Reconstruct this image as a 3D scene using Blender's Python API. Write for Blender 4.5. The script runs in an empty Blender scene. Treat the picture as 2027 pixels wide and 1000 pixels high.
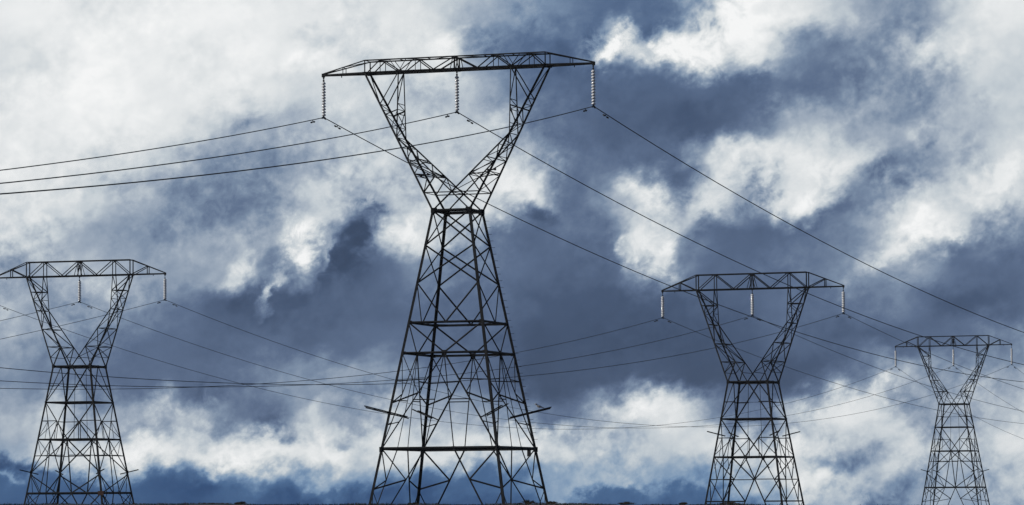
import bpy, math, random
from mathutils import Vector, Matrix
R = math.radians
random.seed(7)
scene = bpy.context.scene
COL = scene.collection

# ------------------------------------------------------------------ materials
def nodes_of(m):
    m.use_nodes = True
    nt = m.node_tree
    return nt, nt.nodes['Principled BSDF']

def steel_material(name, lo, hi, rough=.6, metal=.35, spec=.3):
    m = bpy.data.materials.new(name); nt, b = nodes_of(m)
    tc = nt.nodes.new('ShaderNodeTexCoord'); n = nt.nodes.new('ShaderNodeTexNoise')
    n.inputs['Scale'].default_value = 1.3; n.inputs['Detail'].default_value = 6
    r = nt.nodes.new('ShaderNodeValToRGB')
    r.color_ramp.elements[0].position = .35; r.color_ramp.elements[0].color = (*lo, 1)
    r.color_ramp.elements[1].position = .7; r.color_ramp.elements[1].color = (*hi, 1)
    nt.links.new(tc.outputs['Object'], n.inputs['Vector'])
    nt.links.new(n.outputs['Fac'], r.inputs['Fac'])
    nt.links.new(r.outputs['Color'], b.inputs['Base Color'])
    b.inputs['Specular IOR Level'].default_value = spec; b.inputs['Roughness'].default_value = rough; b.inputs['Metallic'].default_value = metal
    return m

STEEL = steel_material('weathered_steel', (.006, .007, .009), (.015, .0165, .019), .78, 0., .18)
DARK_STEEL = steel_material('dark_hardware', (.014, .014, .016), (.03, .03, .032), .5)
RUST = steel_material('rusty_steel', (.035, .018, .012), (.07, .03, .02), .75, .1)
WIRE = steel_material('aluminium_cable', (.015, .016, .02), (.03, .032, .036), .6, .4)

def porcelain():
    m = bpy.data.materials.new('pale_porcelain'); nt, b = nodes_of(m)
    n = nt.nodes.new('ShaderNodeTexNoise'); n.inputs['Scale'].default_value = 5
    r = nt.nodes.new('ShaderNodeValToRGB')
    r.color_ramp.elements[0].color = (.68, .70, .72, 1); r.color_ramp.elements[1].color = (.88, .89, .9, 1)
    tc = nt.nodes.new('ShaderNodeTexCoord')
    nt.links.new(tc.outputs['Object'], n.inputs['Vector'])
    nt.links.new(n.outputs['Fac'], r.inputs['Fac']); nt.links.new(r.outputs['Color'], b.inputs['Base Color'])
    b.inputs['Roughness'].default_value = .12
    b.inputs['Coat Weight'].default_value = .6
    return m
PORCELAIN = porcelain()

# ------------------------------------------------------------------ mesh builder
class MB:
    def __init__(s): s.v = []; s.f = []
    def angle(s, a, b, w=.1, inward=None):
        """L-profile steel angle from a to b; the heel points away from `inward`."""
        a = Vector(a); b = Vector(b); d = b - a
        if d.length < 1e-6: return
        d.normalize()
        ref = Vector(inward) - (a + b) / 2 if inward is not None else Vector((0, 0, 1))
        x = ref - d * ref.dot(d)
        if x.length < 1e-4:
            x = Vector((0, 1, 0)); x = x - d * x.dot(d)
            if x.length < 1e-4: x = Vector((1, 0, 0))
        x.normalize(); y = d.cross(x)
        e1 = (x + y).normalized(); e2 = (x - y).normalized()
        t = w * .22; n = len(s.v); off = (e1 + e2) * (-.35 * w)
        prof = [(0, 0), (w, 0), (w, t), (t, t), (t, w), (0, w)]
        for p in (a, b):
            for (i, j) in prof: s.v.append(tuple(p + off + e1 * i + e2 * j))
        for i in range(6):
            j = (i + 1) % 6; s.f.append((n + i, n + j, n + 6 + j, n + 6 + i))
        s.f.append(tuple(n + i for i in (5, 4, 3, 2, 1, 0))); s.f.append(tuple(n + 6 + i for i in range(6)))
    def box(s, c, size, ax=None):
        c = Vector(c); M = ax or Matrix.Identity(3); n = len(s.v)
        for k in range(8):
            p = Vector(((k & 1) - .5, ((k >> 1) & 1) - .5, ((k >> 2) & 1) - .5))
            s.v.append(tuple(c + M @ Vector((p.x * size[0], p.y * size[1], p.z * size[2]))))
        for q in ((0, 2, 3, 1), (4, 5, 7, 6), (0, 1, 5, 4), (2, 6, 7, 3), (0, 4, 6, 2), (1, 3, 7, 5)):
            s.f.append(tuple(n + i for i in q))
    def tube(s, pts, r, seg=6):
        pts = [Vector(p) for p in pts]; n0 = len(s.v)
        for i, p in enumerate(pts):
            d = (pts[min(i + 1, len(pts) - 1)] - pts[max(i - 1, 0)]).normalized()
            x = d.cross(Vector((0, 0, 1)))
            if x.length < 1e-3: x = d.cross(Vector((1, 0, 0)))
            x.normalize(); y = x.cross(d)
            rr = r[i] if isinstance(r, (list, tuple)) else r
            for k in range(seg):
                a = 2 * math.pi * k / seg
                s.v.append(tuple(p + x * (rr * math.cos(a)) + y * (rr * math.sin(a))))
        for i in range(len(pts) - 1):
            for k in range(seg):
                a = n0 + i * seg + k; b = n0 + i * seg + (k + 1) % seg
                s.f.append((a, b, b + seg, a + seg))
        s.f.append(tuple(n0 + k for k in reversed(range(seg))))
        e = n0 + (len(pts) - 1) * seg; s.f.append(tuple(e + k for k in range(seg)))
    def lathe(s, prof, seg=20):
        n0 = len(s.v)
        for (r, z) in prof:
            for k in range(seg):
                a = 2 * math.pi * k / seg; s.v.append((r * math.cos(a), r * math.sin(a), z))
        for i in range(len(prof) - 1):
            for k in range(seg):
                a = n0 + i * seg + k; b = n0 + i * seg + (k + 1) % seg
                s.f.append((a, b, b + seg, a + seg))
        s.f.append(tuple(n0 + k for k in reversed(range(seg))))
        e = n0 + (len(prof) - 1) * seg; s.f.append(tuple(e + k for k in range(seg)))
    def mesh(s, name, mat, smooth=False):
        me = bpy.data.meshes.new(name); me.from_pydata(s.v, [], s.f); me.update()
        me.materials.append(mat)
        if smooth:
            for p in me.polygons: p.use_smooth = True
        return me
    def build(s, name, mat, parent=None, smooth=False, loc=None):
        return link(name, s.mesh(name, mat, smooth), parent, loc)

def link(name, me, parent=None, loc=None):
    o = bpy.data.objects.new(name, me); COL.objects.link(o)
    if parent: o.parent = parent
    if loc is not None: o.location = loc
    return o
def tag(o, label=None, cat=None, group=None, kind=None):
    if label: o['label'] = label
    if cat: o['category'] = cat
    if group: o['group'] = group
    if kind: o['kind'] = kind
    return o
def empty(name, loc, rz=0):
    o = bpy.data.objects.new(name, None); COL.objects.link(o)
    o.empty_display_size = .5
    o.location = loc; o.rotation_euler = (0, 0, rz); return o

# ------------------------------------------------------------------ camera (origin = the eye, 1.65 m above its ground)
F_PX, PITCH, ROLL = 7470.4, .06693, .0074
cam = bpy.data.cameras.new('camera'); camo = bpy.data.objects.new('camera', cam); COL.objects.link(camo)
cam.sensor_fit = 'HORIZONTAL'; cam.sensor_width = 36
cam.lens = F_PX / 2027 * 36
cam.clip_start = .5; cam.clip_end = 60000
camo.matrix_world = Matrix.Rotation(math.pi / 2 + PITCH, 4, 'X') @ Matrix.Rotation(-ROLL, 4, 'Z')
scene.camera = camo

# ------------------------------------------------------------------ ground
def ground_z(x, y):
    r = math.hypot(x, y)
    az = math.atan2(x, y)
    crest = .04 - 1.25 * max(-.5, min(.5, az)) + .022 * math.sin(az * 61 + 1) + .014 * math.sin(az * 143) + .012 * math.sin(az * 320 + 2) - .1 * max(0., min(1., (az - .06) / .03))
    if r < 168:
        t = r / 168; t = t * t * (3 - 2 * t)
        z = -1.65 * (1 - t) + crest * t
    elif r < 245:
        t = (r - 168) / 77; t = t * t * (3 - 2 * t)
        z = crest * (1 - t) - 3.6 * t
    else:
        z = -3.6 - (r - 245) * .012
    return z + (.05 * math.sin(x * .21 + 1) * math.sin(y * .17) if r < 150 else 0)

def make_ground():
    rings = [0.8, 3, 8, 16, 30, 50, 75, 100, 125, 145, 158, 164, 168, 173, 180, 195, 220, 245, 300, 400, 600, 900, 1400]
    azs = []
    a = -180.0
    while a < 180:
        azs.append(a); a += .25 if -11 <= a < 11 else 3
    v = [(0, 0, -1.65)]; f = []
    n = len(azs)
    for r in rings:
        for a in azs:
            x, y = r * math.sin(R(a)), r * math.cos(R(a)); v.append((x, y, ground_z(x, y)))
    for k in range(n): f.append((0, 1 + (k + 1) % n, 1 + k))
    for i in range(len(rings) - 1):
        for k in range(n):
            k2 = (k + 1) % n
            f.append((1 + i * n + k, 1 + i * n + k2, 1 + (i + 1) * n + k2, 1 + (i + 1) * n + k))
    m = bpy.data.materials.new('dry_soil'); nt, b = nodes_of(m)
    tc = nt.nodes.new('ShaderNodeTexCoord'); no = nt.nodes.new('ShaderNodeTexNoise')
    no.inputs['Scale'].default_value = .6; no.inputs['Detail'].default_value = 10
    rp = nt.nodes.new('ShaderNodeValToRGB')
    rp.color_ramp.elements[0].position = .3; rp.color_ramp.elements[0].color = (.012, .009, .007, 1)
    rp.color_ramp.elements[1].position = .72; rp.color_ramp.elements[1].color = (.04, .026, .018, 1)
    nt.links.new(tc.outputs['Object'], no.inputs['Vector']); nt.links.new(no.outputs['Fac'], rp.inputs['Fac'])
    nt.links.new(rp.outputs['Color'], b.inputs['Base Color']); b.inputs['Roughness'].default_value = .95
    me = bpy.data.meshes.new('ground'); me.from_pydata(v, [], f); me.update(); me.materials.append(m)
    for p in me.polygons: p.use_smooth = True
    o = link('ground', me); tag(o, kind='structure'); return o
make_ground()

def leaf_material(name, c1, c2):
    m = bpy.data.materials.new(name); nt, b = nodes_of(m)
    tc = nt.nodes.new('ShaderNodeTexCoord'); no = nt.nodes.new('ShaderNodeTexNoise'); no.inputs['Scale'].default_value = 3.5
    rp = nt.nodes.new('ShaderNodeValToRGB')
    rp.color_ramp.elements[0].position = .35; rp.color_ramp.elements[0].color = (*c1, 1)
    rp.color_ramp.elements[1].position = .65; rp.color_ramp.elements[1].color = (*c2, 1)
    nt.links.new(tc.outputs['Object'], no.inputs['Vector']); nt.links.new(no.outputs['Fac'], rp.inputs['Fac'])
    nt.links.new(rp.outputs['Color'], b.inputs['Base Color']); b.inputs['Roughness'].default_value = .9
    return m
GRASS = leaf_material('dry_grass_blades', (.022, .013, .008), (.05, .03, .016))
SAGE = leaf_material('sage_leaves', (.016, .014, .009), (.035, .028, .016))
TWIG = leaf_material('shrub_twigs', (.02, .014, .01), (.04, .028, .02))

def make_grass():
    mb = MB(); rnd = random.Random(3)
    for i in range(15000):
        az = rnd.uniform(-.17, .17); r = rnd.uniform(150, 178)
        x, y = r * math.sin(az), r * math.cos(az); z = ground_z(x, y)
        dens = max(0., min(1., .45 + .5 * math.sin(az * 90 + 2) * math.sin(az * 37) + .5 * math.sin(az * 431 + r * .3) * math.sin(az * 197)))
        h = rnd.uniform(.02, .075) * (.35 + 1.1 * dens)
        if rnd.random() < .03: h *= 1.7
        w = rnd.uniform(.008, .022); lean = rnd.uniform(-.6, .6) * h; a = rnd.uniform(0, math.pi)
        dx, dy = math.cos(a) * w, math.sin(a) * w
        n = len(mb.v)
        mb.v += [(x - dx, y - dy, z - .02), (x + dx, y + dy, z - .02), (x + lean * .4 + dx * .6, y + dy * .6, z + h * .6), (x + lean, y + rnd.uniform(-.03, .03), z + h), (x + lean * .4 - dx * .6, y - dy * .6, z + h * .6)]
        mb.f.append((n, n + 1, n + 2, n + 3, n + 4))
    o = mb.build('dry_grass', GRASS); tag(o, 'dry grass tufts along the crest of the ground', 'grass', kind='stuff')
make_grass()

def make_shrub(px, wpx, hpx, label, dist=170):
    """low sage bush: a short stem fan with many small leaves, width/height given in the photo's pixel angle"""
    az = math.atan((px - 1013.5) / F_PX); x, y = dist * math.sin(az), dist * math.cos(az)
    z = ground_z(x, y); w = wpx / F_PX * dist; h = .8 * hpx / F_PX * dist
    t = empty('shrub', (x, y, z)); tag(t, label, 'shrub', 'shrubs along the ground crest')
    rnd = random.Random(int(px)); lf = MB(); st = MB()
    for k in range(14):
        a = rnd.uniform(0, 2 * math.pi); q = rnd.random() ** .5
        e = Vector((math.cos(a) * q * w * .45, math.sin(a) * q * w * .45, h * rnd.uniform(.55, .98) * (1 - .45 * q * q)))
        st.tube([(0, 0, -.05), tuple(e * .5 + Vector((0, 0, h * .1))), tuple(e)], [.012, .008, .003], 5)
        for j in range(60):
            c = e * rnd.uniform(.5, 1.05) + Vector((rnd.gauss(0, w * .05), rnd.gauss(0, w * .05), rnd.gauss(0, h * .06)))
            s_ = rnd.uniform(.012, .028); d1 = Vector((rnd.gauss(0, 1), rnd.gauss(0, 1), rnd.gauss(0, 1))).normalized() * s_
            d2 = Vector((rnd.gauss(0, 1), rnd.gauss(0, 1), rnd.gauss(0, 1))).normalized() * s_ * .6
            n = len(lf.v); lf.v += [tuple(c - d1), tuple(c + d2), tuple(c + d1), tuple(c - d2)]; lf.f.append((n, n + 1, n + 2, n + 3))
    lf.build('foliage', SAGE, t); st.build('stems', TWIG, t)
make_shrub(1042, 34, 12, 'dark low bush at the right foot of the largest tower')
make_shrub(1090, 22, 9, 'small dark bush just outside the right leg of the largest tower')
make_shrub(1234, 44, 10, 'widest dark mound of bush alone between the two middle towers')
make_shrub(1346, 24, 8, 'small bush left of the feet of the tower with white insulators')
make_shrub(1437, 46, 9, 'brown bush between the legs of the tower with white insulators')
make_shrub(473, 26, 9, 'dark round bush in the grass right of the leftmost tower')
make_shrub(815, 24, 7, 'low bush at the left foot of the largest tower')

# ------------------------------------------------------------------ transmission towers
def lerp(a, b, t): return tuple(a[i] + (b[i] - a[i]) * t for i in range(3))

class Tower:
    """Lattice tower in local metres: u along the crossarm, v along the line, z above the waist."""
    def __init__(s, X, Y, zw, yaw, aw, slope, big):
        s.aw, s.sl, s.big = aw, slope, big
        s.zw = zw; s.X, s.Y, s.yaw = X, Y, yaw
        s.base = min(ground_z(X + dx, Y + dy) for dx in (-5, 5) for dy in (-5, 5)) - .3 - zw   # local z of the feet
        s.root = empty('transmission_tower', (X, Y, zw + s.base), -yaw)
        s.root.rotation_euler = (0, 0, -yaw)
        s.up = -s.base
    def a(s, z): return s.aw + s.sl * (-z)
    def F(s, face, t, z):
        a = s.a(z)
        return [(t * a, -a, z), (a, t * a, z), (-t * a, a, z), (-a, -t * a, z)][face]
    def out(s, mb, name, mat=STEEL, parent=None):
        mb.v = [(x, y, z + s.up) for (x, y, z) in mb.v]
        return mb.build(name, mat, parent or s.root)
    def world(s, u, v, z):
        c, n = math.cos(s.yaw), math.sin(s.yaw)
        return Vector((s.X + u * c + v * n, s.Y - u * n + v * c, s.zw + z))

LW = dict(A=dict(leg=.168, bar=.11, heavy=.145, dia=.08, thin=.05), B=dict(leg=.175, bar=.12, heavy=.155, dia=.095, thin=.062))

def build_body(T, W, panels, bars, gussets):
    for sx, sy in ((-1, -1), (1, -1), (1, 1), (-1, 1)):
        mb = MB(); a0, a1 = T.a(0), T.a(T.base)
        mb.angle((sx * a0, sy * a0, 0), (sx * a1, sy * a1, T.base), W['leg'], (0, 0, T.base / 2))
        mb.box((sx * a0 * .985, sy * a0 * .985, 0), (W['leg'] * 1.5, W['leg'] * 1.5, .3))
        T.out(mb, 'leg')
        mb = MB(); mb.lathe([(.45, T.base - .6), (.45, T.base + .15), (.38, T.base + .22)], 16)
        mb.v = [(x + sx * a1, y + sy * a1, z) for x, y, z in mb.v]
        T.out(mb, 'footing', CONCRETE)
    for face in range(4):
        mb = MB()
        for (t0, z0, t1, z1, k) in panels:
            mid = (0, 0, (z0 + z1) / 2)
            for sg in ((1, -1) if (t0 or t1) else (1,)):
                mb.angle(T.F(face, sg * t0, z0), T.F(face, sg * t1, z1), W[k], mid)
        for (t, z, w, h) in gussets:
            for sg in ((1, -1) if t else (1,)):
                p = T.F(face, sg * t, z); mb.box(p, (w, .04, h) if face % 2 == 0 else (.04, w, h))
        T.out(mb, 'bracing')
    for (z, k) in bars:
        mb = MB()
        for face in range(4):
            mb.angle(T.F(face, -1, z), T.F(face, 1, z), W[k], (0, 0, z))
        if k != 'thin':
            a = T.a(z); mb.angle((-a, 0, z), (0, -a, z), W['thin']); mb.angle((a, 0, z), (0, a, z), W['thin'])
            mb.angle((a, 0, z), (0, -a, z), W['thin']); mb.angle((-a, 0, z), (0, a, z), W['thin'])
        T.out(mb, 'belt')

def build_head(T, W, top, H, hd, uo, uv, zk, t_in, lac, up_lac, webs):
    """two fork arms and the crossarm. top: z of bottom chord, H truss height, hd half depth at the top,
    uo/uv outer and inner foot of the arm on the crossarm, zk knee height"""
    dep = lambda z: T.aw + (hd - T.aw) * z / top
    for sd in (-1, 1):
        O = lambda v, z: (sd * (T.aw + (uo - T.aw) * z / top), v * dep(z), z)
        u0 = -T.aw * t_in
        def I(v, z):
            if z >= zk: return (sd * uv, v * dep(z), z)
            return (sd * (u0 + (uv - u0) * z / zk), v * dep(z), z)
        ch, la = MB(), MB()
        for v in (-1, 1):
            ch.angle(O(v, 0), O(v, top), W['leg'] * .85, (0, 0, 3)); ch.angle(I(v, 0), I(v, zk), W['leg'] * .6, (0, 0, 9))
            ch.angle(I(v, zk), I(v, top), W['dia'], (sd * uo, 0, 8))
            for (c0, z0, c1, z1, k) in lac + up_lac:
                la.angle((O if c0 else I)(v, z0), (O if c1 else I)(v, z1), W[k], (sd * 3, 0, (z0 + z1) / 2))
        zs = sorted({z for l in lac + up_lac for z in (l[1], l[3]) if z > .2})
        for i, z in enumerate(zs):
            if z < top - .1:
                la.angle(O(-1, z), O(1, z), W['thin'])
                la.angle(I(-1, z), I(1, z), W['thin'])
            if i + 1 < len(zs):
                v = 1 if i % 2 else -1
                la.angle(O(v, z), O(-v, zs[i + 1]), W['thin'])
                la.angle(I(v, z), I(-v, zs[i + 1]), W['thin'])
        arm = T.out(ch, 'fork_arm'); T.out(la, 'lacing', STEEL, arm)
    # crossarm
    tip = 9.5
    def D(u): return hd if abs(u) <= uo else hd + (.1 - hd) * (abs(u) - uo) / (tip - uo)
    def B(u, v): return (u, v * D(u), top)
    def Tp(u, v):
        h = H if abs(u) <= uo else H + (.12 - H) * (abs(u) - uo) / (tip - uo)
        return (u, v * D(u), top + h)
    bc, tcd, wb = MB(), MB(), MB()
    for v in (-1, 1):
        bc.angle(B(-tip, v), B(-uo, v), W['bar'] * 1.05, (0, 0, top + 1)); bc.angle(B(-uo, v), B(uo, v), W['heavy'] * .95, (0, 0, top + 1)); bc.angle(B(uo, v), B(tip, v), W['bar'] * 1.05, (0, 0, top + 1))
        tcd.angle(Tp(-tip, v), Tp(-uo, v), W['dia'], (0, 0, top)); tcd.angle(Tp(-uo, v), Tp(uo, v), W['dia'] * 1.15, (0, 0, top)); tcd.angle(Tp(uo, v), Tp(tip, v), W['dia'], (0, 0, top))
        for sd in (-1, 1):
            for (b0, x0, b1, x1, k) in webs:
                p = (Tp if b0 else B)(sd * x0, v); q = (Tp if b1 else B)(sd * x1, v)
                wb.angle(p, q, W[k], (0, 0, top + H / 2))
    us = [-tip + .25, -8, -uo, -uv, -uv / 2, 0, uv / 2, uv, uo, 8, tip - .25]
    for i, u in enumerate(us):
        wb.angle(B(u, -1), B(u, 1), W['thin']); wb.angle(Tp(u, -1), Tp(u, 1), W['thin'])
        if i + 1 < len(us):
            v = 1 if i % 2 else -1
            wb.angle(B(u, v), B(us[i + 1], -v), W['thin'] * .9); wb.angle(Tp(u, -v), Tp(us[i + 1], v), W['thin'] * .9)
    for sd in (-1, 1):
        bc.box((sd * (tip + .02), 0, top + .02), (.14, .3, .24))
        bc.box((sd * uo, 0, top), (.28, 2 * hd + .06, .18))
        bc.box((sd * (tip - 1.3), 0, top - .1), (.05, .05, .16))
    bc.box((0, 0, top - .02), (.16, 2 * hd + .04, .12))
    c = T.out(bc, 'crossarm'); T.out(tcd, 'top_chord', STEEL, c); T.out(wb, 'web', STEEL, c)

def build_brackets(T, z, inn, outl, W, double):
    for sx, sy in ((-1, -1), (1, -1), (1, 1), (-1, 1)):
        mb = MB(); a = T.a(z); d = Vector((sx, sy, 0)).normalized()
        sidev = Vector((-d.y, d.x, 0))
        for k in ((-1, 1) if double else (0,)):
            o = sidev * (.16 * k) + Vector((0, 0, .05 * k)) + d * (.12 * k)
            p = Vector((sx * a, sy * a, z)) + o
            mb.angle(p - d * inn - Vector((0, 0, .225 * inn)), p + d * outl + Vector((0, 0, .225 * outl)), W)
        if double:
            for q in (-.8, .1, 1.0):
                p = Vector((sx * a, sy * a, z)) + d * q + Vector((0, 0, .225 * q)); mb.angle(p - sidev * .2, p + sidev * .2, .05)
        T.out(mb, 'climbing_guard', STEEL)

def con_mat():
    m = leaf_material('concrete', (.2, .19, .18), (.3, .29, .27)); return m
CONCRETE = con_mat()

def tower_A(X, Y, zw, yaw):
    T = Tower(X, Y, zw, yaw, 1.301, .1711, True); W = LW['A']
    z1, z2, z3, z4, z5 = -2.31, -4.83, -7.45, -9.47, -15.75
    zb = T.base
    q = .42
    zq = z4 + (z5 - z4) * q; tq = q * T.a(z5) / T.a(zq)
    zs = -12.75
    tf = lambda z: .25 * (z - z4) / (z5 - z4) * T.a(z5) / T.a(z)
    td = lambda z: (z - z4) / (z5 - z4) * T.a(z5) / T.a(z)
    zl = zb + .6
    def tl(z): return (.25 * T.a(z5) + (T.a(zl) - .25 * T.a(z5)) * (z - z5) / (zl - z5)) / T.a(z)
    P = [(-1, 0, 1, z1, 'dia'), (-1, z1, 1, z2, 'dia'), (1, z2, 0, z3, 'dia'), (1, z3, 0, z4, 'dia'),
         (0, z4, 1, z5, 'dia'), (0, z4, .25, z5, 'thin'),
         (1, zs, tq, zq, 'dia'), (1, z4, tq, zq, 'thin'), (tf(zs + .2), zs + .2, td(zs + .2), zs + .2, 'thin'),
         (.25, z5, 1, zl, 'dia'), (1, z5, tl(-17.8), -17.8, 'dia'), (tl(-17.8), -17.8, 1, -18.4, 'dia'),
         (1, -18.5, tl(-20.3), -20.3, 'thin'), (tl(-20.3), -20.3, 1, -20.9, 'thin'), (1, -11.3, td(-11.2), -11.2, 'thin'), (1, -14.2, td(-14), -14, 'thin')]
    build_body(T, W, P, [(0, 'heavy'), (z3, 'bar'), (z4, 'bar'), (z5, 'heavy')],
               [(0, z4, .34, .3), (.25, z5, .26, .22), (1, z5 - .05, .3, .34), (.93, -.02, .42, .4), (.95, z3, .22, .24), (.95, z4, .22, .22), (0, z3, .16, .14), (1, z1, .14, .18), (1, z2, .14, .18)])
    lac = [(1, 1.22, 0, 1.22, 'thin'), (1, 1.22, 0, 2.35, 'dia'), (0, 2.35, 1, 3.3, 'thin'), (1, 2.5, 0, 2.35, 'thin'), (1, 3.3, 0, 3.5, 'thin'), (1, 0, 0, 1.22, 'dia'), (1, 3.3, 0, 4.3, 'thin')]
    upl = [(0, 9.45, 1, 7.3, 'dia'), (0, 6.9, 1, 6.6, 'dia'), (0, 6.9, 1, 5.7, 'thin'), (1, 5.0, 0, 5.0, 'thin')]
    webs = [(0, 6.35, 1, 6.35, 'dia'), (0, 6.2, 1, 5.25, 'dia'), (1, 5.25, 0, 3.95, 'dia'), (0, 3.95, 1, 2.75, 'dia'), (1, 2.75, 0, 1.6, 'dia'), (0, 1.6, 1, 0, 'dia'),
            (1, 5.25, 0, 5.25, 'thin'), (1, 2.75, 0, 2.75, 'thin'), (1, 0, 0, 0, 'dia'), (0, 3.95, 1, 4.6, 'thin'), (0, 3.95, 1, 3.4, 'thin'), (0, 8, 1, 8, 'thin'), (0, .3, 1, .1, 'thin')]
    build_head(T, W, 9.45, .86, .52, 6.35, 3.95, 5.0, 1.0, lac, upl, webs)
    build_brackets(T, -13.4, 1.35, 1.75, .085, True)
    mb = MB(); a = T.a(z5); mb.box((a - .45, a, z5 - .3), (.26, .03, .42)); T.out(mb, 'sign_plate', DARK_STEEL)
    a = T.a(-13.4)
    for i, k in enumerate(range(34)):
        z = -.6 - k * .44; aa = T.a(z); mb = MB()
        d = Vector((1, 1, 0)).normalized() if False else Vector((1, .15, 0)).normalized()
        p = Vector((aa, aa, z)); mb.tube([p, p + d * .3], .014, 6); T.out(mb, 'step_bolt', DARK_STEEL)
    # small junction pipe clamped on the fork arm's outer chord
    for (u, v, z) in ((2.72, -1.0, 2.6), (-2.7, 1.0, 2.6)):
        mb = MB(); mb.tube([(u - .3, v, z - .02), (u + .3, v, z + .02)], .04, 8); mb.box((u - .22, v, z - .03), (.12, .12, .18)); mb.box((u + .26, v, z + .02), (.11, .11, .15))
        T.out(mb, 'clamp_bar', DARK_STEEL)
    return T

def tower_B(X, Y, zw, yaw, tall, zbr, rusty=False):
    T = Tower(X, Y, zw, yaw, 2.0725, .157, False); W = LW['B']
    z1, z2 = -3.72, -7.55; zb = T.base
    zm = (z1 + z2) / 2
    t2 = lambda z: (1 - (z - z1) / (z2 - z1)) * T.a(z1) / T.a(z)
    P = [(0, 0, 1, z1, 'dia'), (1, z1, 0, z2, 'dia'), (1, z2 + .2, t2(zm), zm, 'thin'), (1, zm, t2(zm), zm, 'thin'), (1, -2, .5, -2.0, 'thin'), (t2(zm), zm, .45, z2, 'thin')]
    G = [(0, z2, .34, .34), (0, 0, .34, .26), (1, z1, .2, .24)]
    bars = [(0, 'heavy'), (z1, 'bar'), (z2, 'bar')]
    if not tall:
        z3, z4, zl = -9.8, -12.0, min(-15.4, zb + .3)
        td = lambda z: (z - z2) / (zl - z2) * T.a(zl) / T.a(z)
        P += [(0, z2, 1, zl, 'dia'), (1, z2, td(z3), z3, 'dia'), (1, z3, td(z3), z3, 'thin'), (1, z3, td(z4), z4, 'dia'), (1, z4, td(z4), z4, 'dia'), (1, z4, td(-13.8), -13.8, 'thin'), (.5, z2, .75, -8.7, 'thin')]
    else:
        z3 = tall; zl = zb + .4; zk = -10.95
        tf = lambda z: .2 * (z - z2) / (z3 - z2) * T.a(z3) / T.a(z)
        td = lambda z: (z - z2) / (zk - z2) * T.a(zk) / T.a(z)
        tb = lambda z: (.2 * T.a(z3) + (T.a(zl) - .2 * T.a(z3)) * (z - z3) / (zl - z3)) / T.a(z)
        P += [(0, z2, 1, zk, 'dia'), (0, z2, .2, z3, 'dia'), (1, zk - .25, .2, z3, 'dia'), (1, z2, td(-9.2), -9.2, 'thin'), (1, -9.25, td(-9.2), -9.2, 'thin'), (td(-9.2), -9.2, tf(-9.2), -9.2, 'thin'),
              (.2, z3, 1, zl, 'dia'), (1, z3, tb(-15.2), -15.2, 'dia'), (tb(-15.2), -15.2, 1, -15.7, 'thin'), (1, zk, .62, z3, 'thin'), (.62, z3, 1, -14.6, 'thin')]
        G += [(.2, z3, .26, .24), (1, zk, .24, .4)]
        bars.append((z3, 'heavy'))
    build_body(T, W, P, bars, G)
    mb = MB()
    for u in (-.6, .6):
        mb.angle((u, .3, 0), (u * 1.25, .3, z2), W['thin'] * .8)
    mb.angle((-2.3, .3, -2), (2.3, .3, -2), W['thin'] * .7); T.out(mb, 'tie_rod')
    if rusty:
        mb = MB(); z = tall - .02; a = T.a(z) + .09
        mb.box((a * .97, -a, z), (.62, .1, .42)); T.out(mb, 'gusset_plate', RUST)
    lac = [(1, 0, 0, 2.06, 'dia'), (1, 2.06, 0, 2.06, 'thin'), (0, 2.06, 1, 3.92, 'thin'), (1, 3.92, 0, 3.92, 'thin'), (1, 3.92, 0, 5.9, 'thin'), (1, .95, 0, 2.06, 'thin')]
    upl = [(1, 5.9, 0, 5.9, 'thin'), (0, 7.85, 1, 7.85, 'thin'), (1, 9.4, 0, 7.85, 'dia'), (0, 5.9, 1, 7.0, 'thin'), (1, 7.0, 0, 7.85, 'thin')]
    webs = [(0, 5.8, 1, 5.8, 'bar'), (0, 5.7, 1, 3.87, 'dia'), (1, 3.87, 0, 1.93, 'dia'), (0, 1.93, 1, 0, 'dia'), (1, 3.87, 0, 3.87, 'dia'), (1, 0, 0, .45, 'thin'), (0, 7.65, 1, 7.65, 'dia'), (1, 7.65, 0, 5.9, 'dia'), (1, .1, 0, 0, 'thin')]
    build_head(T, W, 9.45, 1.55, .42, 5.8, 3.87, 5.9, 0, lac, upl, webs)
    build_brackets(T, zbr, .8, 1.25, .12, False)
    return T

TG = 'lattice transmission towers'
main = tower_A(-3.582, 249.91, 19.52, .319)
tag(main.root, 'largest and nearest dark lattice tower, with two pairs of outward bars on its lower legs', 'power pylon', TG)
left = tower_B(-45.01, 391.92, 14.70, .280, -13.1, -10.95, True)
tag(left.root, 'dark lattice tower cut off by the left edge, rusty plate on its lowest belt', 'power pylon', TG)
right = tower_B(24.293, 381.52, 12.245, .344, 0, -5.25)
tag(right.root, 'medium dark lattice tower just right of the largest one, carrying three bright white insulators', 'power pylon', TG)
far = tower_B(71.22, 609.79, 15.79, .313, -13.4, -10.8)
tag(far.root, 'smallest and most distant dark lattice tower, near the right edge', 'power pylon', TG)

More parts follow.
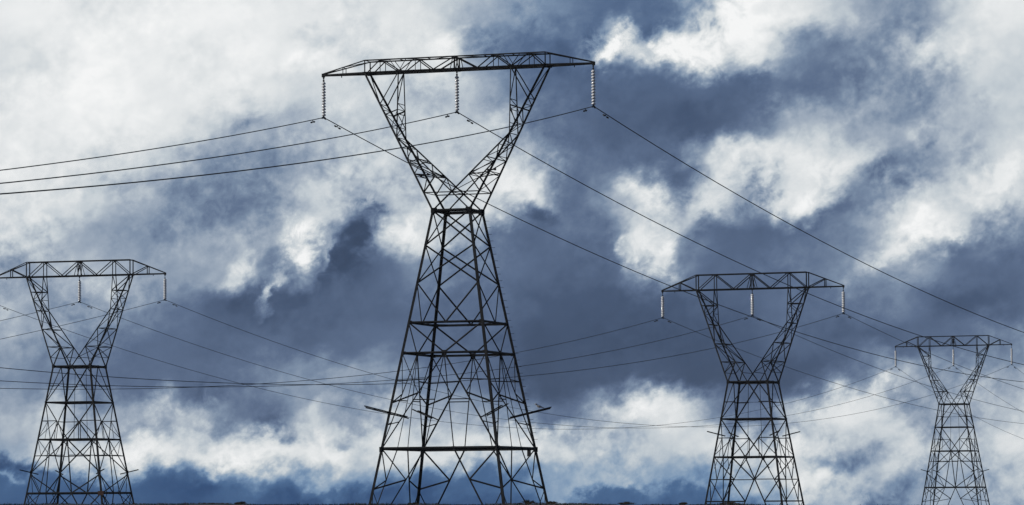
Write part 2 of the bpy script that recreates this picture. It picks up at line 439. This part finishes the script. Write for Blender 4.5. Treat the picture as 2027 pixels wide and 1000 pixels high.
# ------------------------------------------------------------------ insulator strings
def insulator_parts(total, n, d, lead):
    """all hang down from z=0; returns list of (name, mesh, z)"""
    out = []
    pitch = (total - lead - .12) / n
    r = d / 2
    disc = MB(); disc.lathe([(.035, .03), (.06, .02), (r * .5, .005), (r * .84, -.03), (r * .98, -.075), (r, -.11), (r * .93, -.132), (r * .8, -.12), (r * .72, -.135), (r * .5, -.115), (r * .4, -.12), (.05, -.1), (.035, -.11)], 20)
    dm = disc.mesh('disc', PORCELAIN, True)
    cap = MB(); cap.lathe([(.03, .085), (.052, .07), (.058, .02), (.05, -.004), (.02, -.02), (.016, -pitch + .1)], 12); cm = cap.mesh('cap', DARK_STEEL, True)
    for i in range(n): out.append(('disc', dm, -lead - pitch * i - .06, cm))
    lk = MB(); lk.tube([(0, 0, .05), (0, 0, -lead + .02)], .028, 8); lk.box((0, 0, -.06), (.07, .14, .14)); lk.box((0, 0, -lead + .05), (.1, .1, .1))
    out.append(('hanger', lk.mesh('hanger', DARK_STEEL), 0, None))
    cl = MB(); zc = -total
    cl.tube([(0, -.34, zc - .08), (0, -.14, zc - .01), (0, .14, zc - .01), (0, .34, zc - .08)], [.05, .075, .075, .05], 8); cl.box((0, 0, zc + .07), (.08, .1, .2))
    out.append(('clamp', cl.mesh('clamp', DARK_STEEL), 0, None))
    return out
IA = insulator_parts(2.72, 12, .29, .28); IB = insulator_parts(2.58, 12, .36, .38); IC = insulator_parts(3.1, 14, .36, .5)

SL = {'main': ('dark', 'the left tip of the largest tower', 'the middle of the largest tower', 'the right tip of the largest tower'),
      'left': ('pale', 'the left tip of the leftmost tower', 'the middle of the leftmost tower', 'the right tip of the leftmost tower'),
      'right': ('white', 'the left tip of the medium tower', 'the middle of the medium tower', 'the right tip of the medium tower'),
      'far': ('white', 'the left tip of the smallest tower', 'the middle of the smallest tower', 'the right tip of the smallest tower')}
HANG = {}
for nm, T in (('main', main), ('left', left), ('right', right), ('far', far)):
    parts, tot = {'main': (IA, 2.72), 'far': (IC, 3.1)}.get(nm, (IB, 2.58))
    HANG[nm] = []
    for k, u in enumerate((-9.5, 0, 9.5)):
        p = T.world(u, 0, 9.35)
        e = empty('insulator_string', p, -T.yaw)
        tag(e, '%s string of stacked discs hanging under %s' % (SL[nm][0], SL[nm][1 + k]), 'insulator', 'insulator strings on the towers')
        for (pn, me, z, sub) in parts:
            o = link(pn, me, e, (0, 0, z))
            if sub: link('cap', sub, o)
        HANG[nm].append(p + Vector((0, 0, -tot)))

# ------------------------------------------------------------------ conductors
def span(P0, sign, hd, m, k, s1, n=60, z1=None):
    pts = []
    for i in range(n + 1):
        s = s1 * (i / n)
        pts.append(P0 + Vector((math.sin(hd) * s * sign, math.cos(hd) * s * sign, m * s + k * s * s)))
    return pts
def damper_mesh(d0):
    mb = MB()
    d = d0.normalized(); up = Vector((0, 0, 1))
    c = Vector((0, 0, -.13))
    mb.tube([c - d * .3, c - up * .03, c + d * .3], .012, 5)
    for q in (-1, 1):
        e = c + d * (.3 * q); mb.tube([e - d * .1 - up * .02, e + d * .1 - up * .02], .058, 8)
    mb.box((0, 0, -.06), (.05, .05, .15))
    return mb
def conductor(name_label, near, far_, radius, towers):
    pts = list(reversed(near)) + far_[1:]
    mb = MB(); mb.tube(pts, radius, 6)
    o = mb.build('conductor', WIRE, None, True); tag(o, name_label, 'power line', 'conductors strung between the towers')
    for (P, dirs) in towers:
        for (dv, dist) in dirs:
            c = P + dv.normalized() * dist
            damper_mesh(dv).build('vibration_damper', DARK_STEEL, o, False, c)
def tangent(sign, hd, m): return Vector((math.sin(hd) * sign, math.cos(hd) * sign, m))
pos = ('left', 'middle', 'right')
for k in range(3):
    P = HANG['main'][k]; hN, hF = R(13.7), R(25.05)
    conductor('power line running over the largest tower from its %s insulator' % pos[k],
              span(P, -1, hN, -.1599, .000252, 285), span(P, 1, hF, -.1713, .000536, 320), .031,
              [(P, [(tangent(-1, hN, -.16), 2.6), (tangent(1, hF, -.1713), 2.0)])])
for k in range(3):
    P = HANG['right'][k]; h = R(23.92); hF = R(23.47)
    conductor('thin power line hung from the %s white insulator of the medium tower' % pos[k],
              span(P, -1, h, -.1504, .000537, 280), span(P, 1, hF, -.1175, .0004, 290), .024,
              [(P, [(tangent(-1, h, -.15), 1.9), (tangent(1, hF, -.1175), 1.9)])])
for k in range(3):
    P = HANG['left'][k]; Q = HANG['far'][k]; h = R(14); hF = R(22)
    L = math.hypot(Q.x - P.x, Q.y - P.y); hd = math.atan2(Q.x - P.x, Q.y - P.y); kk = .000759; m = (Q.z - P.z) / L - kk * L
    mid = span(P, 1, hd, m, kk, L)
    conductor('thin sagging power line joining the leftmost and smallest towers at their %s insulators' % pos[k],
              span(P, -1, h, -.14, .00021, 330), mid + span(Q, 1, hF, -.175, .00056, 250)[1:], .024,
              [(P, [(tangent(-1, h, -.14), 1.9), (tangent(1, hd, m), 1.9)]), (Q, [(-tangent(1, hd, m + 2 * kk * L), 1.9), (tangent(1, hF, -.175), 1.9)])])

# small white bird perched on the largest tower's outer bar
def make_bird(T):
    a = T.a(-13.4); q = .85; d = Vector((1, 1, 0)).normalized()
    p = T.world(a + d.x * q, a + d.y * q, -13.4 + .225 * q + .1)
    e = empty('bird', p, R(20)); e.scale = (1.3, 1.3, 1.3); tag(e, 'small white bird perched on the right outward bar of the largest tower', 'bird')
    b = MB(); b.tube([(.17, 0, .10), (.1, 0, .125), (.02, 0, .15), (-.07, 0, .18), (-.11, 0, .235), (-.14, 0, .265), (-.185, 0, .262), (-.2, 0, .258), (-.25, 0, .25)], [.02, .05, .075, .066, .04, .046, .036, .014, .003], 12)
    for y in (-.03, .03): b.tube([(0, y, .12), (.005, y, .05), (0, y, .0), (-.04, y, -.005)], [.014, .008, .007, .006], 6)
    b.build('body', FEATHER, e, True)
    w = MB()
    for y in (-1, 1): w.tube([(-.07, y * .058, .18), (.03, y * .07, .15), (.15, y * .045, .11), (.26, y * .015, .075)], [.02, .042, .03, .004], 8)
    w.tube([(.14, 0, .11), (.22, 0, .085), (.3, 0, .065)], [.02, .03, .018], 8)
    w.build('wing', FEATHER, e, True)
FEATHER = leaf_material('white_feathers', (.72, .72, .72), (.85, .85, .84))
make_bird(main)

# ------------------------------------------------------------------ thin air haze
def make_haze():
    mb = MB(); mb.box((0, 0, 14), (2830, 2830, 66))
    m = bpy.data.materials.new('thin_haze'); m.use_nodes = True; nt = m.node_tree; nt.nodes.clear()
    pv = nt.nodes.new('ShaderNodeVolumePrincipled'); out = nt.nodes.new('ShaderNodeOutputMaterial')
    pv.inputs['Color'].default_value = (.82, .9, 1, 1); pv.inputs['Density'].default_value = .00005
    nt.links.new(pv.outputs[0], out.inputs['Volume'])
    o = mb.build('haze', m); tag(o, kind='stuff')
make_haze()

# ------------------------------------------------------------------ sky
GRID = """
92 91 89 93 94 94 94 89 87 85 86 84 73 62 55 50 45 44 45 62 88 87 80 66 62 62 76 88
85 87 93 92 91 87 92 89 87 84 85 83 85 55 46 44 66 70 78 82 84 66 48 54 56 78 82 80
87 91 94 90 88 90 88 83 79 79 77 73 69 60 48 42 40 41 40 42 38 42 46 56 57 64 73 76
90 91 92 90 90 80 70 66 70 72 72 76 76 72 55 45 39 37 36 36 44 62 66 66 66 70 70 76
90 88 85 81 77 66 60 58 66 70 74 74 73 74 68 48 46 44 46 70 80 83 82 78 58 60 73 82
85 84 80 66 62 60 56 64 76 76 70 72 76 84 80 46 56 74 68 78 66 80 74 54 68 76 82 80
78 70 64 60 63 62 68 66 72 42 68 78 72 50 42 44 50 74 72 46 40 44 46 56 80 86 70 58
62 66 70 66 60 62 64 52 48 38 42 52 50 46 42 40 40 58 52 42 42 48 50 60 66 54 44 42
68 62 60 56 50 40 36 34 38 40 40 41 42 44 36 34 34 35 36 38 40 45 42 45 48 38 34 38
64 58 52 44 42 40 40 41 40 42 44 42 40 40 31 32 31 31 32 33 36 40 38 36 38 42 46 52
54 48 44 42 42 44 48 52 58 62 60 52 48 42 30 31 33 35 31 29 31 32 38 46 66 60 62 62
68 74 68 64 66 66 48 52 70 62 70 66 62 56 50 44 62 84 82 54 46 60 80 86 70 62 66 70
64 79 83 85 87 83 85 87 87 79 85 85 85 83 84 82 78 76 78 84 82 88 76 64 84 72 72 84
36 36 34 36 34 34 50 42 48 54 48 38 40 42 55 63 67 61 61 57 65 78 82 72 62 66 66 72
30 30 30 30 30 30 30 30 30 30 30 30 30 30 30 30 30 30 30 30 40 56 60 60 56 58 60 62
"""
PUFFS = [
 (1232,102,34,15,40,.2),(1262,72,20,8,45,.14),(1180,105,14,30,0,-.2),(1300,80,28,16,40,-.2),(1215,120,30,14,10,.2),(1320,118,60,14,0,.2),(1400,60,55,36,40,.22),(1490,60,60,50,20,.12),(1420,150,40,14,-30,.12),
 (1600,330,60,52,0,.06),(1502,378,24,36,20,-.34),(1650,365,45,30,20,.1),(1745,345,42,20,10,-.18),(1590,410,55,22,10,.12),(1645,432,55,13,20,-.15),
 (1840,468,36,20,25,.12),(1790,500,60,22,20,.1),(1905,468,25,9,0,.12),(1750,522,45,18,10,.12),(1930,490,50,15,30,-.12),
 (1445,330,45,30,35,.12),(1350,350,30,16,-20,-.12),(1365,385,30,18,0,-.15),(1290,390,32,18,-35,.18),(1270,480,48,32,0,.14),(1410,415,55,24,10,.1),(1330,490,24,14,0,.14),
 (1232,505,10,26,0,.2),(1300,530,40,20,-20,.2),(1390,460,30,16,30,-.1),(1030,365,48,38,30,.1),(1040,425,45,14,-20,-.2),
 (795,455,36,32,20,.2),(728,440,36,40,40,-.22),(680,500,60,26,38,-.12),(720,410,45,10,-5,-.15),(640,540,70,30,30,-.08),(470,370,120,40,25,-.07),(420,430,90,40,10,-.05),
 (598,470,40,24,50,.28),(590,520,16,28,-20,.2),(540,565,9,40,-28,.3),(608,550,12,20,-40,.25),(640,505,6,24,-20,.2),(460,530,32,16,45,.2),(560,520,18,30,20,-.1),(500,575,30,14,40,-.1),
 (510,890,65,32,20,.06),(440,925,50,22,10,.16),(640,850,36,36,0,.1),(548,852,30,18,-45,-.2),(602,862,9,12,0,-.14),(675,872,30,12,-40,-.16),(640,925,22,24,-10,.12),(700,985,130,16,0,-.22),(1180,988,160,12,0,-.14),(420,975,60,12,0,-.12),(280,880,45,28,0,.1),
 (400,790,24,26,-30,-.16),(330,800,30,24,0,.1),(50,922,70,14,-8,-.3),(30,943,60,10,4,.16),(720,790,26,16,30,-.1),(710,765,60,10,5,-.08),
 (1630,795,60,26,30,.08),(1665,915,60,18,15,-.2),(1725,985,40,20,0,-.22),(1742,772,22,13,10,.26),(1795,815,48,20,-40,-.14),(1600,965,60,24,20,.1),
 (1272,805,34,22,-50,.14),(1180,832,40,13,10,.1),(1090,855,60,14,0,.12),(1990,350,55,20,30,.12),(1845,285,12,26,-10,-.14),(1770,235,70,18,5,-.05),
 (1150,120,60,40,0,-.06),(970,90,35,30,30,-.12),(905,85,36,20,0,.1),(590,120,40,22,30,.1),(620,70,40,14,0,-.1),(680,205,30,12,0,.1),(490,245,30,10,20,-.16),
]
GRID = [[int(q) / 100 for q in l.split()] for l in GRID.strip().splitlines()]
CELL = 72.4 / F_PX            # one grid cell of cloud cover, in radians of sky

def make_world():
    w = bpy.data.worlds.new('World'); scene.world = w; w.use_nodes = True
    nt = w.node_tree; nt.nodes.clear(); N = nt.nodes; Lk = nt.links
    def inp(sock, val):
        if hasattr(val, 'is_output') or isinstance(val, bpy.types.NodeSocket): Lk.new(val, sock)
        else: sock.default_value = val
    def M(op, a, b=None, c=None, clamp=False):
        n = N.new('ShaderNodeMath'); n.operation = op; n.use_clamp = clamp
        inp(n.inputs[0], a)
        if b is not None: inp(n.inputs[1], b)
        if c is not None: inp(n.inputs[2], c)
        return n.outputs[0]
    def VM(op, a, b=None):
        n = N.new('ShaderNodeVectorMath'); n.operation = op; inp(n.inputs[0], a)
        if b is not None: inp(n.inputs[1], b)
        return n.outputs[0]
    def MR(v, a, b, c, d, interp='SMOOTHSTEP'):
        n = N.new('ShaderNodeMapRange'); n.interpolation_type = interp; n.clamp = True
        inp(n.inputs['Value'], v); inp(n.inputs['From Min'], a); inp(n.inputs['From Max'], b); inp(n.inputs['To Min'], c); inp(n.inputs['To Max'], d)
        return n.outputs['Result']
    def noise(vec, scale, detail, rough, dist=0., lac=2.1):
        n = N.new('ShaderNodeTexNoise'); n.noise_dimensions = '3D'
        n.inputs['Scale'].default_value = scale; n.inputs['Detail'].default_value = detail
        n.inputs['Roughness'].default_value = rough; n.inputs['Distortion'].default_value = dist; n.inputs['Lacunarity'].default_value = lac
        inp(n.inputs['Vector'], vec); return n
    def mixf(f, a, b):
        n = N.new('ShaderNodeMix'); n.data_type = 'FLOAT'; inp(n.inputs[0], f); inp(n.inputs[2], a); inp(n.inputs[3], b); return n.outputs[0]
    def mixc(f, a, b):
        n = N.new('ShaderNodeMix'); n.data_type = 'RGBA'; inp(n.inputs[0], f); inp(n.inputs[6], a); inp(n.inputs[7], b); return n.outputs[2]
    def ramp(f, stops, mode='LINEAR'):
        n = N.new('ShaderNodeValToRGB'); n.color_ramp.interpolation = mode; el = n.color_ramp.elements
        while len(el) > 1: el.remove(el[-1])
        el[0].position = stops[0][0]; el[0].color = stops[0][1]
        for p, c in stops[1:]:
            e = el.new(p); e.color = c
        inp(n.inputs[0], f); return n.outputs[0]
    tc = N.new('ShaderNodeTexCoord'); d = tc.outputs['Generated']
    P = VM('SCALE', d); P.node.inputs['Scale'].default_value = 1 / CELL
    mp = N.new('ShaderNodeMapping'); Lk.new(P, mp.inputs[0]); mp.inputs['Rotation'].default_value = (0, R(28), 0)
    mp2 = N.new('ShaderNodeMapping'); Lk.new(mp.outputs[0], mp2.inputs[0]); mp2.inputs['Scale'].default_value = (.8, 1, 1.1)
    PA = mp2.outputs[0]
    sep = N.new('ShaderNodeSeparateXYZ'); Lk.new(d, sep.inputs[0])
    az = M('ARCTAN2', sep.outputs[0], sep.outputs[1]); el = M('ARCSINE', sep.outputs[2])
    U = M('DIVIDE', az, CELL); V = M('DIVIDE', el, 71.4 / F_PX)
    # turbulent displacement of the cover map
    w1 = noise(PA, .34, 3, .5); w2 = noise(PA, 1.05, 8, .57)
    s1 = N.new('ShaderNodeSeparateColor'); Lk.new(w1.outputs['Color'], s1.inputs[0])
    s2 = N.new('ShaderNodeSeparateColor'); Lk.new(w2.outputs['Color'], s2.inputs[0])
    def warp(c, i):
        a = M('MULTIPLY', M('SUBTRACT', s1.outputs[i], .5), .8); b = M('MULTIPLY', M('SUBTRACT', s2.outputs[i], .5), 1.9)
        return M('ADD', c, M('ADD', a, b))
    Uw, Vw = warp(U, 0), warp(V, 1)
    fx = M('DIVIDE', M('ADD', Uw, 14.), 28.)
    acc = None
    for j, row in enumerate(GRID):
        r = ramp(fx if acc is None else M('MULTIPLY_ADD', acc, 1e-7, fx), [((i + .5) / 28, (v, v, v, 1)) for i, v in enumerate(row)], 'CARDINAL')
        vj = 14.014 - (j + .5)                 # elevation of the row in cells
        if acc is None: acc = r
        else: acc = mixc(MR(Vw, vj, vj + 1, 1., 0.), acc, r)
    # beyond the map: generic broken cover, darkness added behind the viewer to silhouette towers
    gen = noise(PA, .22, 9, .58)
    front = MR(sep.outputs[1], -.2, .9, 0., 1.)
    genL = M('MULTIPLY_ADD', M('SUBTRACT', gen.outputs['Fac'], .5), 1.5, mixf(front, .2, .56))
    inside = M('MULTIPLY', MR(M('ABSOLUTE', U), 13.5, 17., 1., 0.), M('MULTIPLY', MR(V, 13.6, 17., 1., 0.), MR(sep.outputs[1], .0, .3, 0., 1.)))
    Lf = mixf(inside, genL, acc)
    # single puffs, wisps and rifts: (x, y, half length, half height, tilt, gain) on the same sky map
    puffs = 0.
    for (x, y, rx, ry, an, amp) in PUFFS:
        vec = N.new('ShaderNodeCombineXYZ'); Lk.new(Uw, vec.inputs[0]); Lk.new(Vw, vec.inputs[1]); inp(vec.inputs[2], puffs)
        mpn = N.new('ShaderNodeMapping'); mpn.vector_type = 'TEXTURE'; Lk.new(vec.outputs[0], mpn.inputs[0])
        mpn.inputs['Location'].default_value = ((x - 1013.5) / 72.4, (1000.6 - y) / 71.4, 0)
        mpn.inputs['Rotation'].default_value = (0, 0, R(an)); mpn.inputs['Scale'].default_value = (rx * 1.5 / 72.4, ry * 1.5 / 71.4, 1e6)
        dt = N.new('ShaderNodeVectorMath'); dt.operation = 'LENGTH'; Lk.new(mpn.outputs[0], dt.inputs[0])
        puffs = M('ADD', puffs, MR(dt.outputs['Value'], 0., 1.55, amp * .85, 0.))
    ero = noise(P, 1.7, 6, .6, .5)
    Lf = M('MULTIPLY_ADD', M('MULTIPLY', puffs, inside), MR(ero.outputs['Fac'], .35, .62, .35, 1.25), Lf)
    # fine structure
    crisp = MR(noise(P, .4, 2, .5).outputs['Fac'], .38, .62, .45, 1.4)
    n1 = noise(PA, .75, 9, .57, .2); n2 = noise(P, 2.6, 6, .52, .25)
    tr = M('MULTIPLY', MR(Lf, .36, .6, .3, 1.), MR(Lf, .78, .93, 1., .5))     # strongest at half tones
    dn = M('ADD', M('MULTIPLY', M('SUBTRACT', n1.outputs['Fac'], .5), .30), M('MULTIPLY', M('SUBTRACT', n2.outputs['Fac'], .5), .2))
    n3 = noise(PA, 5.5, 5, .6, .3)
    dn = M('MULTIPLY_ADD', M('SUBTRACT', n3.outputs['Fac'], .5), .07, dn)
    puffy = M('ABSOLUTE', M('MULTIPLY', M('SUBTRACT', noise(P, 1.25, 4, .5).outputs['Fac'], .5), 2.))
    dn = M('MULTIPLY_ADD', M('SUBTRACT', puffy, .2), M('MULTIPLY', M('MULTIPLY', MR(Lf, .5, .7, 0., 1.), MR(Lf, .8, .93, 1., .3)), .17), dn)
    L = M('MULTIPLY_ADD', dn, M('MULTIPLY', tr, crisp), Lf)
    # steeper mid tones give the puffs their edges
    L2 = ramp(M('MAXIMUM', L, 0.), [(0, (.2, .2, .2, 1)), (.30, (.32, .32, .32, 1)), (.48, (.47, .47, .47, 1)), (.62, (.63, .63, .63, 1)), (.75, (.77, .77, .77, 1)), (1, (.97, .97, .97, 1))])
    def srgb(r, g, b):
        f = lambda c: (c / 255 / 12.92) if c / 255 <= .04045 else ((c / 255 + .055) / 1.055) ** 2.4
        return (f(r), f(g), f(b), 1)
    grey = ramp(L2, [(.15, srgb(38, 48, 64)), (.30, srgb(58, 74, 100)), (.36, srgb(69, 86, 114)), (.44, srgb(91, 109, 138)), (.55, srgb(122, 140, 164)), (.66, srgb(158, 171, 187)), (.76, srgb(194, 203, 210)), (.85, srgb(222, 226, 228)), (.95, srgb(246, 247, 247))])
    blue = ramp(L2, [(.15, srgb(30, 48, 78)), (.30, srgb(46, 76, 118)), (.44, srgb(72, 104, 144)), (.55, srgb(116, 145, 178)), (.66, srgb(155, 175, 195)), (.76, srgb(190, 200, 208)), (.85, srgb(222, 226, 227)), (.95, srgb(246, 247, 247))])
    low = MR(Vw, .5, 2.4, 1., 0.)
    bl = M('MAXIMUM', M('MULTIPLY', low, MR(U, 6.5, 10, 1., .35)), M('MULTIPLY', MR(V, 10.5, 13.5, 0., .3), MR(M('ABSOLUTE', M('SUBTRACT', U, 3.)), 2., 7., 1., 0.)))
    cloud = mixc(bl, grey, blue)
    # a little clear Nishita sky behind thin cover overhead
    sk = N.new('ShaderNodeTexSky'); sk.sky_type = 'NISHITA'; sk.sun_disc = False
    sk.sun_elevation = SUN_EL; sk.sun_rotation = SUN_AZ; sk.air_density = 1.; sk.dust_density = 1.
    skd = VM('SCALE', sk.outputs[0]); skd.node.inputs['Scale'].default_value = .07
    col = mixc(M('MULTIPLY', MR(sep.outputs[2], .3, .8, 0., .25), front), cloud, skd)
    bg = N.new('ShaderNodeBackground'); Lk.new(col, bg.inputs[0]); bg.inputs[1].default_value = 1.
    out = N.new('ShaderNodeOutputWorld'); Lk.new(bg.outputs[0], out.inputs[0])
    w.cycles.sampling_method = 'MANUAL'; w.cycles.sample_map_resolution = 512
SUN_EL, SUN_AZ = R(27), R(-97)
make_world()

sl = bpy.data.lights.new('sun', 'SUN'); so = bpy.data.objects.new('sun', sl); COL.objects.link(so)
sl.energy = 3.2; sl.angle = R(.6); sl.color = (1, .95, .88)
sd = Vector((math.sin(SUN_AZ) * math.cos(SUN_EL), math.cos(SUN_AZ) * math.cos(SUN_EL), math.sin(SUN_EL)))
so.rotation_euler = sd.to_track_quat('Z', 'Y').to_euler()
so.location = sd * 500

scene.view_settings.view_transform = 'Standard'; scene.view_settings.look = 'None'
scene.view_settings.exposure = 0; scene.view_settings.gamma = 1
scene.render.engine = 'CYCLES'
scene.cycles.use_denoising = True
scene.cycles.denoiser = 'OPENIMAGEDENOISE'
scene.cycles.denoising_input_passes = 'RGB_ALBEDO_NORMAL'
scene.cycles.denoising_prefilter = 'ACCURATE'
scene.cycles.max_bounces = 4
scene.cycles.pixel_filter_type = 'BLACKMAN_HARRIS'; scene.cycles.filter_width = 1.5
